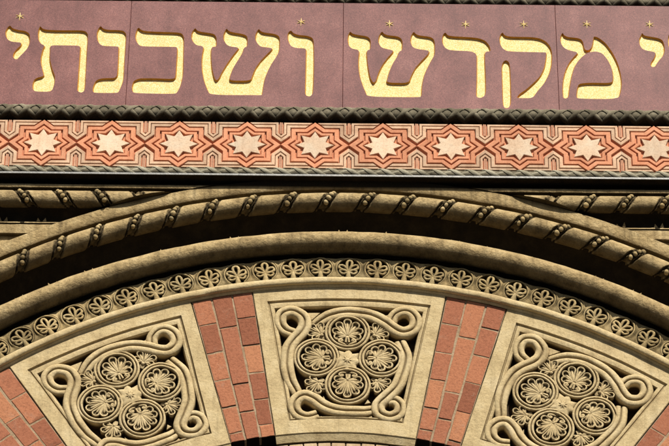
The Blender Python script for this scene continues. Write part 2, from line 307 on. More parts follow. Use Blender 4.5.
LETTERS = {'yod':[(-339.0,236.3),(-336.2,232.2),(-330.2,230.1),(-322.7,228.9),(-318.3,225.6),(-316.9,218.8),(-317.0,212.0),(-319.1,205.2),(-322.9,199.2),(-326.7,193.8),(-328.6,190.8),(-331.3,191.0),(-333.4,194.2),(-332.7,199.6),(-329.5,205.1),(-326.1,209.2),(-325.9,213.3),(-335.4,214.0),(-339.7,216.4),(-342.5,221.2),(-343.4,228.1),(-341.3,233.6)],'tav':[(-307.7,235.9),(-305.0,232.1),(-300.1,230.6),(-286.4,230.2),(-265.5,230.5),(-260.2,229.4),(-257.5,225.7),(-257.0,217.0),(-257.1,203.4),(-256.7,176.5),(-256.4,155.2),(-257.3,149.3),(-260.3,147.2),(-264.1,149.2),(-264.6,153.7),(-264.6,176.4),(-264.6,203.3),(-264.6,209.8),(-279.0,209.9),(-295.7,210.0),(-295.2,202.9),(-295.0,192.1),(-291.7,178.7),(-287.9,168.1),(-288.0,158.8),(-289.6,150.8),(-292.9,148.1),(-307.4,148.2),(-310.2,151.3),(-310.7,158.5),(-309.4,163.8),(-306.5,166.5),(-302.4,167.9),(-299.8,169.3),(-301.5,175.9),(-304.2,186.6),(-304.5,194.7),(-303.2,204.2),(-301.5,209.6),(-305.1,211.5),(-308.2,216.3),(-309.5,224.4),(-309.1,231.3)],'nun':[(-244.9,236.8),(-242.2,233.0),(-237.3,231.4),(-225.8,231.3),(-220.5,230.2),(-217.8,226.2),(-217.4,217.5),(-217.6,203.9),(-217.6,182.4),(-217.5,166.3),(-218.6,159.6),(-221.8,149.0),(-223.8,147.4),(-246.5,147.1),(-248.7,149.4),(-248.6,155.3),(-246.8,161.9),(-243.7,165.4),(-237.2,166.9),(-224.8,167.0),(-224.5,182.3),(-224.9,203.8),(-225.1,208.7),(-226.8,209.2),(-241.4,209.6),(-245.4,213.0),(-247.7,218.4),(-248.6,226.6),(-247.2,232.9)],'kaf':[(-205.5,235.3),(-202.6,231.8),(-198.4,230.2),(-182.6,229.4),(-164.8,229.0),(-160.0,227.5),(-157.7,222.3),(-157.4,215.5),(-157.0,191.2),(-156.7,172.4),(-157.7,164.4),(-159.1,156.9),(-161.9,149.7),(-163.8,146.8),(-206.1,147.3),(-208.3,150.5),(-209.0,155.8),(-207.8,162.4),(-205.3,165.1),(-200.8,167.1),(-184.3,167.3),(-165.6,166.4),(-164.6,172.3),(-164.5,191.1),(-164.3,208.9),(-167.2,209.4),(-200.6,209.5),(-204.4,211.7),(-207.6,217.6),(-208.6,224.4),(-207.4,231.8)],'shin':[(-146.7,235.4),(-144.5,231.6),(-140.3,230.0),(-130.8,228.5),(-126.2,226.9),(-123.9,222.1),(-123.6,210.1),(-128.6,210.0),(-129.0,202.5),(-128.4,191.7),(-127.3,181.0),(-124.8,168.9),(-122.6,165.0),(-120.2,167.7),(-117.8,175.2),(-112.9,186.5),(-106.6,198.7),(-102.6,205.5),(-100.6,209.3),(-110.5,210.8),(-114.1,214.0),(-117.0,220.2),(-117.2,227.0),(-114.3,235.3),(-111.7,231.5),(-107.8,229.9),(-97.3,227.8),(-93.1,225.7),(-91.7,221.4),(-91.9,210.5),(-95.2,209.7),(-96.3,202.9),(-100.6,193.4),(-105.5,182.6),(-108.4,171.8),(-109.0,165.1),(-87.5,165.4),(-86.0,172.1),(-83.3,181.5),(-77.7,192.3),(-70.7,201.9),(-66.6,207.3),(-66.6,209.2),(-78.1,210.7),(-81.3,214.5),(-84.2,220.7),(-83.9,228.0),(-80.8,235.2),(-78.2,231.4),(-74.4,229.8),(-63.9,228.3),(-59.6,225.6),(-58.3,221.0),(-58.4,206.1),(-61.2,198.5),(-66.2,188.4),(-70.2,177.7),(-72.7,168.3),(-74.1,157.6),(-75.1,146.5),(-77.1,146.4),(-128.3,146.0),(-131.6,152.9),(-135.5,164.8),(-138.0,178.1),(-138.8,191.6),(-138.3,201.0),(-136.9,210.5),(-144.9,212.0),(-148.8,217.1),(-150.5,222.5),(-150.1,229.3)],'vav':[(-47.3,233.5),(-44.6,229.4),(-39.3,227.1),(-30.0,226.2),(-24.7,223.5),(-23.1,217.7),(-22.5,188.8),(-22.7,161.8),(-23.3,149.1),(-26.4,145.1),(-30.3,146.3),(-31.6,150.0),(-31.4,171.8),(-31.3,205.7),(-31.6,209.1),(-42.9,209.6),(-47.7,213.0),(-50.5,220.8),(-50.6,229.4)],'shin2':[(14.2,232.8),(16.4,229.9),(20.5,228.3),(32.1,226.2),(35.0,223.0),(35.8,218.1),(35.4,208.6),(31.7,207.2),(32.1,196.4),(33.2,184.4),(35.3,171.0),(38.4,163.8),(41.1,167.1),(43.5,177.8),(47.7,188.6),(53.3,198.1),(58.1,204.9),(58.8,207.6),(48.8,210.2),(45.6,212.8),(43.3,218.8),(43.8,226.4),(47.1,233.3),(49.6,229.7),(53.4,227.9),(63.4,226.7),(67.2,224.0),(68.8,219.1),(68.4,208.2),(65.0,206.0),(63.3,199.5),(59.1,191.4),(55.4,180.6),(53.3,171.2),(52.0,164.5),(74.6,164.3),(76.7,172.9),(80.9,183.6),(87.2,193.1),(94.6,202.6),(95.9,206.7),(94.6,208.0),(82.1,210.1),(78.4,213.3),(76.4,220.0),(77.2,227.4),(80.2,233.4),(82.7,229.6),(86.4,228.0),(96.9,226.5),(100.6,223.9),(102.2,219.0),(102.1,202.7),(97.6,193.2),(93.3,182.4),(90.1,171.7),(88.4,159.7),(87.9,147.7),(85.8,145.6),(32.2,145.7),(30.1,152.3),(27.0,161.6),(24.3,172.2),(22.8,184.2),(22.8,196.3),(23.8,207.7),(16.5,209.2),(12.9,213.0),(11.6,220.5),(12.0,227.3)],'dalet':[(113.2,232.7),(115.3,228.7),(120.1,227.4),(139.9,226.3),(148.3,225.0),(154.5,221.8),(158.5,215.6),(160.0,207.5),(153.8,207.2),(153.5,195.3),(153.9,173.8),(153.8,155.2),(152.6,148.6),(147.8,145.3),(144.3,146.6),(143.3,149.8),(144.3,168.4),(144.7,189.8),(145.0,207.3),(117.7,208.3),(112.6,211.5),(109.7,217.7),(109.6,225.9),(111.1,230.5)],'qof':[(172.5,233.5),(174.5,229.4),(179.7,227.6),(202.7,227.4),(211.0,225.8),(217.2,221.8),(221.5,215.1),(223.3,205.6),(222.4,190.8),(220.0,180.0),(214.4,166.6),(206.8,155.9),(201.4,146.0),(187.0,145.8),(184.9,146.8),(188.1,151.7),(194.5,157.0),(203.0,166.5),(209.5,174.6),(213.9,185.3),(215.9,196.1),(217.1,206.9),(214.6,206.9),(177.1,207.5),(172.0,211.7),(169.4,217.7),(168.8,225.3),(170.4,230.8)],'qofleg':[(174.8,196.1),(177.8,194.3),(179.2,188.9),(179.5,168.8),(179.4,147.6),(178.7,137.0),(175.7,132.5),(172.2,133.0),(170.5,136.9),(170.3,155.4),(170.3,174.1),(170.4,188.8),(172.2,193.7)],'mem':[(235.0,233.8),(236.3,230.0),(240.4,227.8),(249.8,226.9),(253.9,225.0),(255.8,221.0),(256.4,214.2),(257.5,210.7),(260.6,210.2),(263.5,212.9),(265.1,218.4),(266.0,223.8),(267.0,229.3),(271.8,227.7),(278.8,220.7),(285.6,207.8),(290.2,194.4),(292.7,181.0),(293.5,167.6),(292.2,157.0),(289.0,145.8),(246.8,145.8),(245.9,149.7),(246.9,159.0),(249.2,165.7),(260.0,167.2),(282.7,166.9),(284.6,172.8),(284.0,186.2),(279.9,198.3),(275.1,206.3),(268.9,208.9),(262.6,208.0),(257.3,205.3),(250.8,197.9),(245.2,187.1),(242.0,173.6),(239.9,161.6),(238.2,148.3),(235.4,145.9),(232.4,146.7),(231.9,156.2),(232.8,169.5),(235.7,182.9),(240.2,193.7),(245.7,201.9),(250.1,207.3),(240.8,209.9),(235.7,213.1),(232.4,219.3),(232.0,226.1),(233.2,231.0)],'yod2':[(317.5,234.8),(319.0,231.3),(323.2,230.0),(333.5,228.0),(338.0,225.3),(339.7,219.3),(339.9,211.2),(338.1,204.4),(334.1,199.0),(330.7,193.5),(329.0,189.5),(325.2,188.6),(323.7,191.6),(325.2,196.2),(327.9,200.2),(329.8,205.7),(329.4,208.9),(320.1,210.9),(316.5,213.1),(313.8,219.0),(313.7,225.8),(315.8,230.5)],'lamed':[(344.7,233.0),(347.0,230.3),(350.3,229.3),(354.3,225.0),(366.7,224.0),(372.9,221.9),(374.1,214.3),(372.8,203.5),(367.9,190.0),(359.7,173.8),(352.6,157.7),(350.0,148.4),(342.7,147.5),(344.7,157.6),(351.4,173.7),(358.5,189.9),(363.5,203.4),(363.7,207.4),(353.3,208.7),(346.1,209.9),(344.3,214.0),(343.4,222.1)]}
ASTERISKS = [(-329.7, 248.2), (-36.9, 244.5), (55.1, 243.0), (134.2, 243.3), (194.7, 244.1), (260.4, 245.2), (325.7, 245.8)]
ARMS = [
[(-33.7, 40.8), (-23.7, 49.0), (-12.9, 54.2), (-1.2, 56.3), (12.6, 55.4), (25.5, 51.7), (36.5, 44.9), (45.7, 36.7), (54.8, 33.9), (63.9, 39.0), (66.0, 49.2), (60.8, 57.6), (52.7, 59.1), (44.8, 54.5), (41.9, 47.3)] ,
[(-48.4, -39.1), (-54.9, -26.3), (-58.2, -13.4), (-59.2, -2.6), (-57.8, 10.6), (-52.8, 21.7), (-45.8, 31.6), (-43.1, 40.5), (-45.6, 50.2), (-55.6, 56.2), (-65.4, 52.3), (-67.2, 42.5), (-61.9, 33.8), (-51.5, 29.7)] ,
[(50.9, 24.5), (55.1, 11.4), (56.2, 0.5), (53.5, -14.7), (48.3, -30.0), (38.8, -41.9), (31.4, -50.7), (30.8, -58.4), (35.5, -64.2), (43.4, -65.7), (51.1, -60.4), (51.8, -51.8), (46.7, -46.0), (40.2, -46.1)] ,
[(25.4, -56.8), (14.7, -59.7), (1.2, -60.0), (-12.1, -58.3), (-22.9, -53.4), (-32.1, -46.4), (-41.1, -43.2), (-48.1, -47.7), (-50.4, -56.3), (-45.8, -64.7), (-36.8, -67.4), (-27.3, -63.4)] ]
SMALL = [(-29.8, 32.9), (29.4, 33.6), (-30.7, -30.0), (32.1, -27.4)]
RINGS = [(-0.8, 32.8), (-30.5, 1.3), (32.8, 2.1), (0.5, -30.0), (-0.1, -1.0)]
WEBS = [[(-41.5, 55.4), (-28.0, 55.8), (-36.0, 46.7), (-39.6, 48.7)], [(30.2, 55.6), (36.7, 54.4), (43.1, 56.0), (37.4, 47.3)], [(12.6, -69.4), (24.6, -64.0), (25.8, -69.0)], [(-28.2, -69.5), (-24.3, -65.3), (-14.5, -70.1)], [(-24.2, -48.2), (-22.6, -41.9), (-19.6, -48.1)], [(17.4, -50.5), (20.2, -44.9), (23.2, -49.0)], [(65.7, 18.5), (71.5, 18.7), (67.0, 1.7), (63.5, -2.6)], [(-73.5, 14.7), (-64.2, 15.0), (-63.6, -3.3), (-64.4, -13.1), (-68.1, -6.2)]]
# ------------------------------------------------------------------ granite frieze with the gilded inscription
def letter_bits(slabx, outline):
    return [(x-slabx, y-200) for x, y in chaikin(outline, 2, 0.2)]
def make_slab(x0, x1, names, stars, label):
    cx = (x0+x1)/2; rt = root('granite_slab', (cx, 200, 0), label=label, cat='granite slab', group='granite slabs of the inscription frieze')
    polys = [[letter_bits(cx, LETTERS[n]) for n in grp] for grp in names]
    g = 0.35
    outer = [(x0-cx+g, 130.8-200), (x1-cx-g, 130.8-200), (x1-cx-g, 271-200), (x0-cx+g, 271-200)]
    mb = MB(); loops = [outer]+[p for grp in polys for p in grp]
    vs = [(x, y, 21.0) for lp in loops for x, y in lp]
    tris = tessellate_polygon([[Vector((x, y, 0)) for x, y in lp] for lp in loops])
    mb.add(vs, [tuple(t) for t in tris])
    b = 0.5
    o2 = [(outer[0][0]-b*0.5, outer[0][1]), (outer[1][0]+b*0.5, outer[1][1]), (outer[2][0]+b*0.5, outer[2][1]), (outer[3][0]-b*0.5, outer[3][1])]
    mb.add([(x, y, 21) for x, y in outer]+[(x, y, 20.5) for x, y in o2]+[(x, y, 10) for x, y in o2],
           [(i, (i+1) % 4, (i+1) % 4+4, i+4) for i in range(4)]+[(i+4, (i+1) % 4+4, (i+1) % 4+8, i+8) for i in range(4)])
    mb.build('panel_face', M['granite'], rt, sharp=20)
    for grp in polys:
        lm = MB(); lw = MB()
        for p in grp:
            n = len(p); fl = inset(p, 0.95)
            lw.add([(x, y, 21.0) for x, y in p]+[(x, y, 18.8) for x, y in fl], [(i, (i+1) % n, n+(i+1) % n, n+i) for i in range(n)])
            fl2 = [(x, y, 18.8) for x, y in fl]
            lm.add(fl2, [tuple(t) for t in tessellate_polygon([[Vector((x, y, 0)) for x, y in fl]])])
        lo_ = lm.build('letter', M['gold'], rt, sharp=25); lw.build('cut_edge', M['gold_edge'], lo_, sharp=25)
    for sx, sy in stars:
        sm = MB(); a0 = random.uniform(-0.12, 0.12)
        for k, L in ((90, 5.4), (28, 4.9), (152, 4.9)):
            a = R(k)+a0*0.5; dx, dy = math.cos(a)*L, math.sin(a)*L
            x, y = sx-cx, sy-200
            sm.tube([(x-dx, y-dy, 20.95), (x-dx*.5, y-dy*.5, 21.15), (x, y, 21.2), (x+dx*.5, y+dy*.5, 21.15), (x+dx, y+dy, 20.95)], [0.25, 0.6, 0.7, 0.6, 0.25], 6)
        sm.build('asterisk', M['gold'], rt)
    return rt
A = ASTERISKS
make_slab(-430, -214.2, [['yod'], ['tav'], ['nun']], [A[0]], 'leftmost mauve granite slab incised with gold letters yod, tav and nun')
make_slab(-214.2, 7.1, [['kaf'], ['shin'], ['vav']], [A[1]], 'mauve granite slab with gold kaf, shin and vav, one asterisk above the vav')
make_slab(7.1, 228.0, [['shin2'], ['dalet'], ['qof', 'qofleg']], [A[2], A[3], A[4]], 'mauve granite slab with gold shin, dalet and qof under three small asterisks')
make_slab(228.0, 450, [['mem'], ['yod2'], ['lamed']], [A[5], A[6]], 'rightmost mauve granite slab with a broad gold mem and a small yod')

# ------------------------------------------------------------------ rope mouldings
def half_roll(mb, u0, u1, v, d, r, du=6, back=6, sq=1.0):
    n = 14; prof = [(v+r*math.cos(math.pi*k/n), d+r*sq*math.sin(math.pi*k/n)) for k in range(n+1)]
    prof = [(v+r, d-back)]+prof+[(v-r, d-back)]
    xs = [u0+(u1-u0)*i/int((u1-u0)/du) for i in range(int((u1-u0)/du)+1)]; m = len(prof)
    mb.add([(x, y, dd) for x in xs for y, dd in prof],
           [(i*m+k, i*m+k+1, (i+1)*m+k+1, (i+1)*m+k) for i in range(len(xs)-1) for k in range(m-1)])
def plait(mb, u0, u1, v, d, r, pitch, adv, tr, sq=1.0, dirs=(1, -1), n=12, flat=0.6, phm=0.96):
    x = u0
    while x < u1:
        for s in dirs:
            pts = []
            for k in range(n+1):
                t = k/n; ph = math.pi*(0.02+phm*t)
                w = 0.5*math.sin(t*math.pi*3+(0 if s > 0 else math.pi))      # over and under
                rr = r+tr*0.25+w*0.5
                pts.append((x+s*adv*(t-0.5), v+rr*math.cos(ph), d+rr*sq*math.sin(ph)))
            # flat strap section swept round the roll
            vs = []; fs = []
            for k, p in enumerate(pts):
                t = k/n; ph = math.pi*(0.02+phm*t)
                a = pts[max(k-1, 0)]; b = pts[min(k+1, n)]
                T = (Vector(b)-Vector(a)).normalized(); Nn = Vector((0, math.cos(ph), math.sin(ph))); B = T.cross(Nn).normalized()
                P = Vector(p)
                for o, h in ((-1, -1.2), (-1, 0.1), (-0.62, 0.7), (0, 0.95), (0.62, 0.7), (1, 0.1), (1, -1.2)):
                    q = P+B*(o*tr)+Nn*(h*tr*flat); vs.append((q.x, q.y, q.z))
            m = 7
            for i in range(n):
                for k in range(m-1): fs.append((i*m+k, i*m+k+1, (i+1)*m+k+1, (i+1)*m+k))
            mb.add(vs, fs)
        x += pitch
def rope_moulding(v, d, r, label, adv=19, tr=2.7, cap=None):
    rt = root('plaited_moulding', (0, v, 0), label=label, cat='moulding')
    mb = MB(); half_roll(mb, -440, 440, 0, d, r); mb.build('roll', M['rope'], rt, rough=0.2)
    mb = MB()                                     # little lozenge studs between the straps
    for k in range(-25, 26):
        for ph in (30, 92):
            x = (k+(0.0 if ph > 60 else 0.5))*17.45/1.0-1.3; a = R(ph)
            mb.ball((x, (r+0.1)*math.cos(a), d+(r+0.1)*math.sin(a)), (2.3, 2.0, 1.2), 4, 4)
    mb.build('stud', M['rope'], rt, rough=0.2)
    mb = MB(); plait(mb, -436, 438, 0, d, r, 17.45, adv, tr, flat=0.5, phm=0.96); mb.build('plait', M['rope'], rt, rough=0.25, sharp=50)
    if cap: cap(rt, d)
    return rt
def shelf(rt, d):
    mb = MB(); mb.box(-440, 440, 5.6 if d > 16 else 9.4, 7.9 if d > 16 else 12.0, 5, 22.0 if d > 16 else d+2.4, 0.5); mb.build('fillet', M['pale_rope'], rt)
rope_moulding(122.7, 17.5, 7.4, 'grey olive plaited rope moulding between the granite frieze and the star tiles', cap=shelf)
rope_moulding(278.6, 14.5, 7.4, 'dark plaited rope moulding along the top edge above the granite frieze', cap=shelf)
rt = root('twisted_moulding', (0, 48, 0), label='narrow grey twisted rope moulding directly beneath the star tiles', cat='moulding')
mb = MB(); half_roll(mb, -440, 440, 0, 18.5, 4.6, sq=0.75); mb.build('roll', M['rope'], rt, rough=0.2)
mb = MB(); plait(mb, -436, 438, 0.2, 18.5, 4.3, 17.45, 17, 2.3, sq=0.75, dirs=(1,), flat=0.45); plait(mb, -428, 438, 0.2, 18.5, 4.0, 17.45, -22, 1.5, sq=0.75, dirs=(1,), flat=0.4)
mb.build('strand', M['pale_rope'], rt, rough=0.2, sharp=50)
mb = MB(); mb.add([(x, y, d) for x in (-440, 440) for y, d in ((-4.8, 10), (-4.8, 23.4), (-5.2, 24.0), (-7.2, 24.0), (-7.5, 23.5))],
                  [(k, k+1, k+6, k+5) for k in range(4)]); mb.build('flashing', M['zinc'], rt, sharp=30)
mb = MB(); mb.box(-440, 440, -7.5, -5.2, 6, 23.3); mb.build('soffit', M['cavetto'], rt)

# ------------------------------------------------------------------ star tiles
TP = 68.72; TH = 29.6
def octagram(r, sx=1.16):
    out = []
    for i in range(16):
        a = math.pi/8*i+math.pi/2; q = r if i % 2 == 0 else r*math.cos(R(45))/math.cos(R(22.5))
        out.append((q*math.cos(a)*sx, q*math.sin(a)))
    return out
def trap(w, h, b=0.5, z=17.2): return [(-w/2, z-0.3), (-w/2, z+h-b), (-w/2+b, z+h), (w/2-b, z+h), (w/2, z+h-b), (w/2, z-0.3)]
def make_tile():
    rt = root('star_tile', (0, 81.9, 2.0))
    b = 17.2
    mb = MB(); mb.box(-TP/2+0.12, TP/2-0.12, -TH, TH, 8, b, 0.25); mb.build('ground', M['orange'], rt)
    st = []
    for i in range(16):
        a = math.pi/8*i+math.pi/2; q = 17.3 if i % 2 == 0 else 10.4
        st.append((q*math.cos(a)*1.13, q*math.sin(a)))
    mb = MB(); mb.prism(st, b-0.3, b+2.5, 0.4); mb.build('star', M['cream'], rt, sharp=25)
    for rr, w in ((18.8*1.4142, 4.5), (14.0*1.4142, 3.4)):
        mb = MB(); p = octagram(rr)
        mb.sweep(p, trap(w, 2.1), closed=True); mb.build('star_band', M['orange'], rt, sharp=25)
    for sx in (1, -1):
        for sy in (1, -1):
            X = TP/2*sx; V = (0, 1) if sx > 0 else (0, -1)
            e = (0, 1)
            p = [(X-sx*26.2, sy*24.0), (X-sx*7.5, sy*24.0), (X-sx*7.5, sy*12.6), (X, sy*6.0)]
            p3 = [(X-sx*30.2, sy*27.9), (X-sx*3.9, sy*27.9), (X-sx*3.9, sy*14.7), (X, sy*11.0)]
            cut = (1, -sx*sy*0.86)
            mb = MB(); mb.sweep(p, trap(3.6, 2.0), ends=(cut, e)); mb.build('corner_strap', M['tan'], rt, sharp=25)
            mb = MB(); mb.sweep(p3, trap(2.5, 1.8, 0.35), ends=(cut, e)); mb.build('corner_fillet', M['tan'], rt, sharp=25)
            mb = MB(); xs = sorted((X, X-sx*1.5)); ys = sorted((sy*29.4, sy*14.5))
            mb.box(xs[0], xs[1], ys[0], ys[1], b-.3, b+1.5, 0.3); mb.build('centre_bar', M['pink'], rt, sharp=25)
    return rt
proto = make_tile()
TL = ['below the left foot of the gold tav', 'below the gold nun', 'below the gold kaf', 'below the gold shin that stands left of the vav', 'below the single stroke of the gold vav',
      'below the second gold shin, right of the long seam', 'below the gold dalet', 'below the gold qof with its detached leg', 'below the broad gold mem', 'below the rightmost gold yod']
for k in range(-1, 11):
    o = proto if k == -1 else copy_tree(proto)
    o.location.x = (-295.6+k*68.75)*S; o.location.y = -2.0*S+random.uniform(-0.0009, 0.0009)
    o.rotation_euler = (random.uniform(-.004,.004), random.uniform(-.0025,.0025), random.uniform(-.004,.004))
    lab = {-1: 'cream star terracotta tile just beyond the left picture edge', 10: 'cream star terracotta tile just beyond the right picture edge'}.get(k) or 'eight pointed star tile '+TL[k]
    prop(o, lab, 'terracotta tile', 'star tiles of the terracotta frieze')

# ------------------------------------------------------------------ bead-and-reel torus (helical collars) used on the label arch and the string course
def bead_surface(length_pts, frame, centres, slant, rho, sqd, ph0=-118, ph1=118, w=6.6):
    """frame(s) maps arclength s, radial offset, depth offset -> local point; centres = s of each collar; returns MB"""
    mb = MB(); nph = 30; m = nph+1; vs = []
    for s in length_pts:
        for j in range(m):
            ph = R(ph0+(ph1-ph0)*j/nph)            # 0 = front, + = up
            best = min(abs(s-(c+slant*(ph/1.2))) for c in centres)
            k = 0.0
            if best < w:
                t = best/w
                if t < 0.44: k = -3.0
                elif t < 0.50: k = -3.0+(t-0.44)/0.06*2.4
                elif t < 0.64: k = -0.5
                elif t < 0.70: k = -0.5-(t-0.64)/0.06*2.8
                elif t < 0.92: k = -3.3
                else: k = -3.3+(t-0.92)/0.08*3.3
            q = rho+k
            vs.append(frame(s, q*math.sin(ph), q*sqd*math.cos(ph)))
    n = len(length_pts)
    mb.add(vs, [(i*m+j, i*m+j+1, (i+1)*m+j+1, (i+1)*m+j) for i in range(n-1) for j in range(m-1)]
           +[tuple(range(m)), tuple(range((n-1)*m, n*m))])
    return mb
def beads(rt, frame, centres, slant, rho, sqd, r=2.75):
    for c in centres:
        for ph in (58, 27, -4, -35):
            a = R(ph); s = c+slant*(a/1.2)
            p = frame(s, (rho-1.2)*math.sin(a), (rho-1.2)*sqd*math.cos(a))
            q = r*random.uniform(0.88, 1.08)
            mb = MB(); mb.ball((0,0,0), (q*random.uniform(.9,1.1), q*random.uniform(1,1.25), q), rot=random.uniform(-.4,.4)); o = mb.build('bead', M['mould_small'], rt, loc=p, rough=0.5, seed=c)
# ------------------------------------------------------------------ the label arch
def arc_part(name, mat, prof, rt, a0=-46, a1=46, step=0.5, rough=0.35, sharp=38, closed=False):
    n = int((a1-a0)/step); m = len(prof); vs = []
    for i in range(n+1):
        a = R(a0+(a1-a0)*i/n)
        for r, d in prof: x, y = pol(r, a); vs.append((x, y, d))
    mb = MB(); mb.add(vs, [(i*m+k, i*m+k+1, (i+1)*m+k+1, (i+1)*m+k) for i in range(n) for k in range(m-1)]
                      +[tuple(range(m)), tuple(range(n*m, n*m+m))])
    return mb.build(name, mat, rt, rough=rough, sharp=sharp)
arch = root('label_arch', ARC, label='outermost projecting arch moulding with beaded collars wound round its roll', cat='arch moulding')
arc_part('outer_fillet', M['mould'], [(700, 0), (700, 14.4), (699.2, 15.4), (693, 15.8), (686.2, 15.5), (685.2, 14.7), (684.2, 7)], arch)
RT = 668.4
def fr_arch(s, dr, dd):
    a = s/RT; x, y = pol(RT+dr, a); return (x, y, 15.5+dd)
cs = [RT*R(2.29+3.35*k) for k in range(-14, 13)]
s0, s1 = RT*R(-46), RT*R(46); ns = int((s1-s0)/0.85)
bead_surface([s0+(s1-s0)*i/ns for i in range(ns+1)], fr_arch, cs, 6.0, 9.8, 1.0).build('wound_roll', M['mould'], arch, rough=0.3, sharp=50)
vis = [c for c in cs if abs(c/RT) < R(33)]
beads(arch, fr_arch, vis, 6.0, 9.8, 1.0)
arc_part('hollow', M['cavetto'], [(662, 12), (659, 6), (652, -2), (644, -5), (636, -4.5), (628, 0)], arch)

roll = root('smooth_roll_arch', INN, label='smooth round arch roll with small leaf tips along its upper edge', cat='arch moulding')
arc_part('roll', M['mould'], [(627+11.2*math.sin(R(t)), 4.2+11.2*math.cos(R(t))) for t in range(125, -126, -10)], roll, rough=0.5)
for k in range(-13, 14):
    a = R(0.3+3.35*k+random.uniform(-.25,.25)); mb = MB()
    for s in (-1, 1):
        c = a+s*0.0054
        b = [pol(632.5, c-0.0046), pol(632.5, c+0.0046), pol(639.6+random.uniform(-1.8,1.2), c+s*0.0012)]
        mb.add([(b[0][0], b[0][1], 9.5), (b[1][0], b[1][1], 9.5), (b[2][0], b[2][1], 7.5), (b[0][0], b[0][1], 2), (b[1][0], b[1][1], 2), (b[2][0], b[2][1], 1)],
               [(0,1,2), (3,4,5), (0,1,4,3), (1,2,5,4), (2,0,3,5)])
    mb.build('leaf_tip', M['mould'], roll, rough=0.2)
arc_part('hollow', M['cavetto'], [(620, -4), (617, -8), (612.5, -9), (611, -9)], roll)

# ------------------------------------------------------------------ guilloche band of palmette roundels
band = root('roundel_band', BND, label='pierced arch band of small palmette roundels between the smooth roll and the carved panels', cat='ornamental band')
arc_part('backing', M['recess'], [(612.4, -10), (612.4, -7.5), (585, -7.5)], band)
arc_part('lower_bead', M['stone'], [(586.0, -7), (586.3, 2.6), (585.4, 3.4), (583.2, 3.9), (581.0, 3.8), (579.6, 3.2), (578.9, 2.0), (578.7, 0.4), (577.9, 0.3), (577.3, -0.6), (576.2, -1.0), (576.0, -3)], band, rough=0.45)
RR = 598.5
def tie_mesh():
    mb = MB(); g = R(2.68)/2*RR        # half pitch
    right = []; rc = 11.8
    top, bot = 12.2, -12.2
    for k in range(13):
        y = bot+(top-bot)*k/12; q = math.sqrt(max(0.0, rc*rc-min(abs(y), rc)**2)); right.append((g-q if True else 0, y))
    hw = [(max(2.0, x-0.2), y) for x, y in right]
    poly = hw+[(-x, y) for x, y in reversed(hw)]
    n = len(poly); rows = len(hw)
    # pillowed hourglass strap: centre line higher than its edges, with a raised rim
    cols = [-1, -0.86, -0.62, -0.3, 0, 0.3, 0.62, 0.86, 1]; hs = [-7.4, 0.9, 1.6, 0.7, 0.2, 0.7, 1.6, 0.9, -7.4]
    vs = [(w*c if abs(c) < 1 else w*c*1.0, y, h+(-0.9*((y-bot)/(top-bot)-0.2) if h > -5 else 0)) for w, y in hw for c, h in zip(cols, hs)]
    m = len(cols)
    mb.add(vs, [(i*m+k, i*m+k+1, (i+1)*m+k+1, (i+1)*m+k) for i in range(rows-1) for k in range(m-1)]+[tuple(range(m)), tuple(range((rows-1)*m, rows*m))])
    return mb
def roundel_mesh():
    mb = MB(); J = lambda q: random.uniform(-q, q)
    # slim ring, open at the foot where the stem enters
    ring = [(12.0*math.sin(R(t)), 12.0*math.cos(R(t))) for t in range(-150, 151, 12)]
    mb.tube([(x, y, 0.4) for x, y in ring], 1.15, 7)
    # palmette of five leaf loops growing from a stem
    mb.tube([(0, -12.4, -1), (0, -9, 0.6), (0, -6.5, 1.4), (0, -4.0, 1.0)], [4.2, 3.0, 2.3, 1.6], 8)
    for ang, L, wd in ((0, 15.6, 3.0), (42, 14.6, 2.8), (-42, 14.6, 2.8), (88, 11.6, 2.9), (-88, 11.6, 2.9)):
        a = R(ang+J(4)); base = (0, -5.6); L += J(0.8); wd += 0.5+J(0.3)
        pts = []
        for k in range(15):
            t = k/14*2*math.pi
            along = L*(0.5-0.5*math.cos(t)); side = wd*math.sin(t)*(0.35+0.95*(along/L))
            bend = (1 if ang > 0 else -1 if ang < 0 else 0)*0.07*along*along/4
            x = base[0]+math.sin(a)*along+math.cos(a)*(side+bend); y = base[1]+math.cos(a)*along-math.sin(a)*(side+bend)
            q = math.hypot(x, y)
            if q > 10.9: x *= 10.9/q; y *= 10.9/q
            pts.append((x*0.86, y*0.86, 0.8+0.9*math.sin(math.pi*along/L)))
        mb.tube(pts, 1.55, 7, cap=False)
        mb.tube([(0, -5.6, -0.4), (math.sin(a)*L*0.55, -5.6+math.cos(a)*L*0.55, -0.6)], [1.9, 0.9], 6)
    return mb
protoR = [roundel_mesh().build('palmette_roundel', M['mould_small'], band, rough=0.55, sharp=60, seed=q*7.3) for q in range(5)]
protoT = [tie_mesh().build('tie', M['mould_small'], band, rough=0.5, sharp=50, seed=q*5.1) for q in range(5)]
for n_, k in enumerate(range(-14, 15)):
    a = R(0.78+2.68*k)
    for ps, aa in ((protoR, a), (protoT, a+R(1.34))):
        p = ps[n_ % 5]; o = p if n_ < 5 else p.copy()
        if n_ >= 5: C.objects.link(o); o.parent = band
        x, y = pol(RR, aa); j = random.uniform(-0.3, 0.3)
        place(o, (x+j, y+j*0.5, 0.0), aa+random.uniform(-0.02, 0.02))

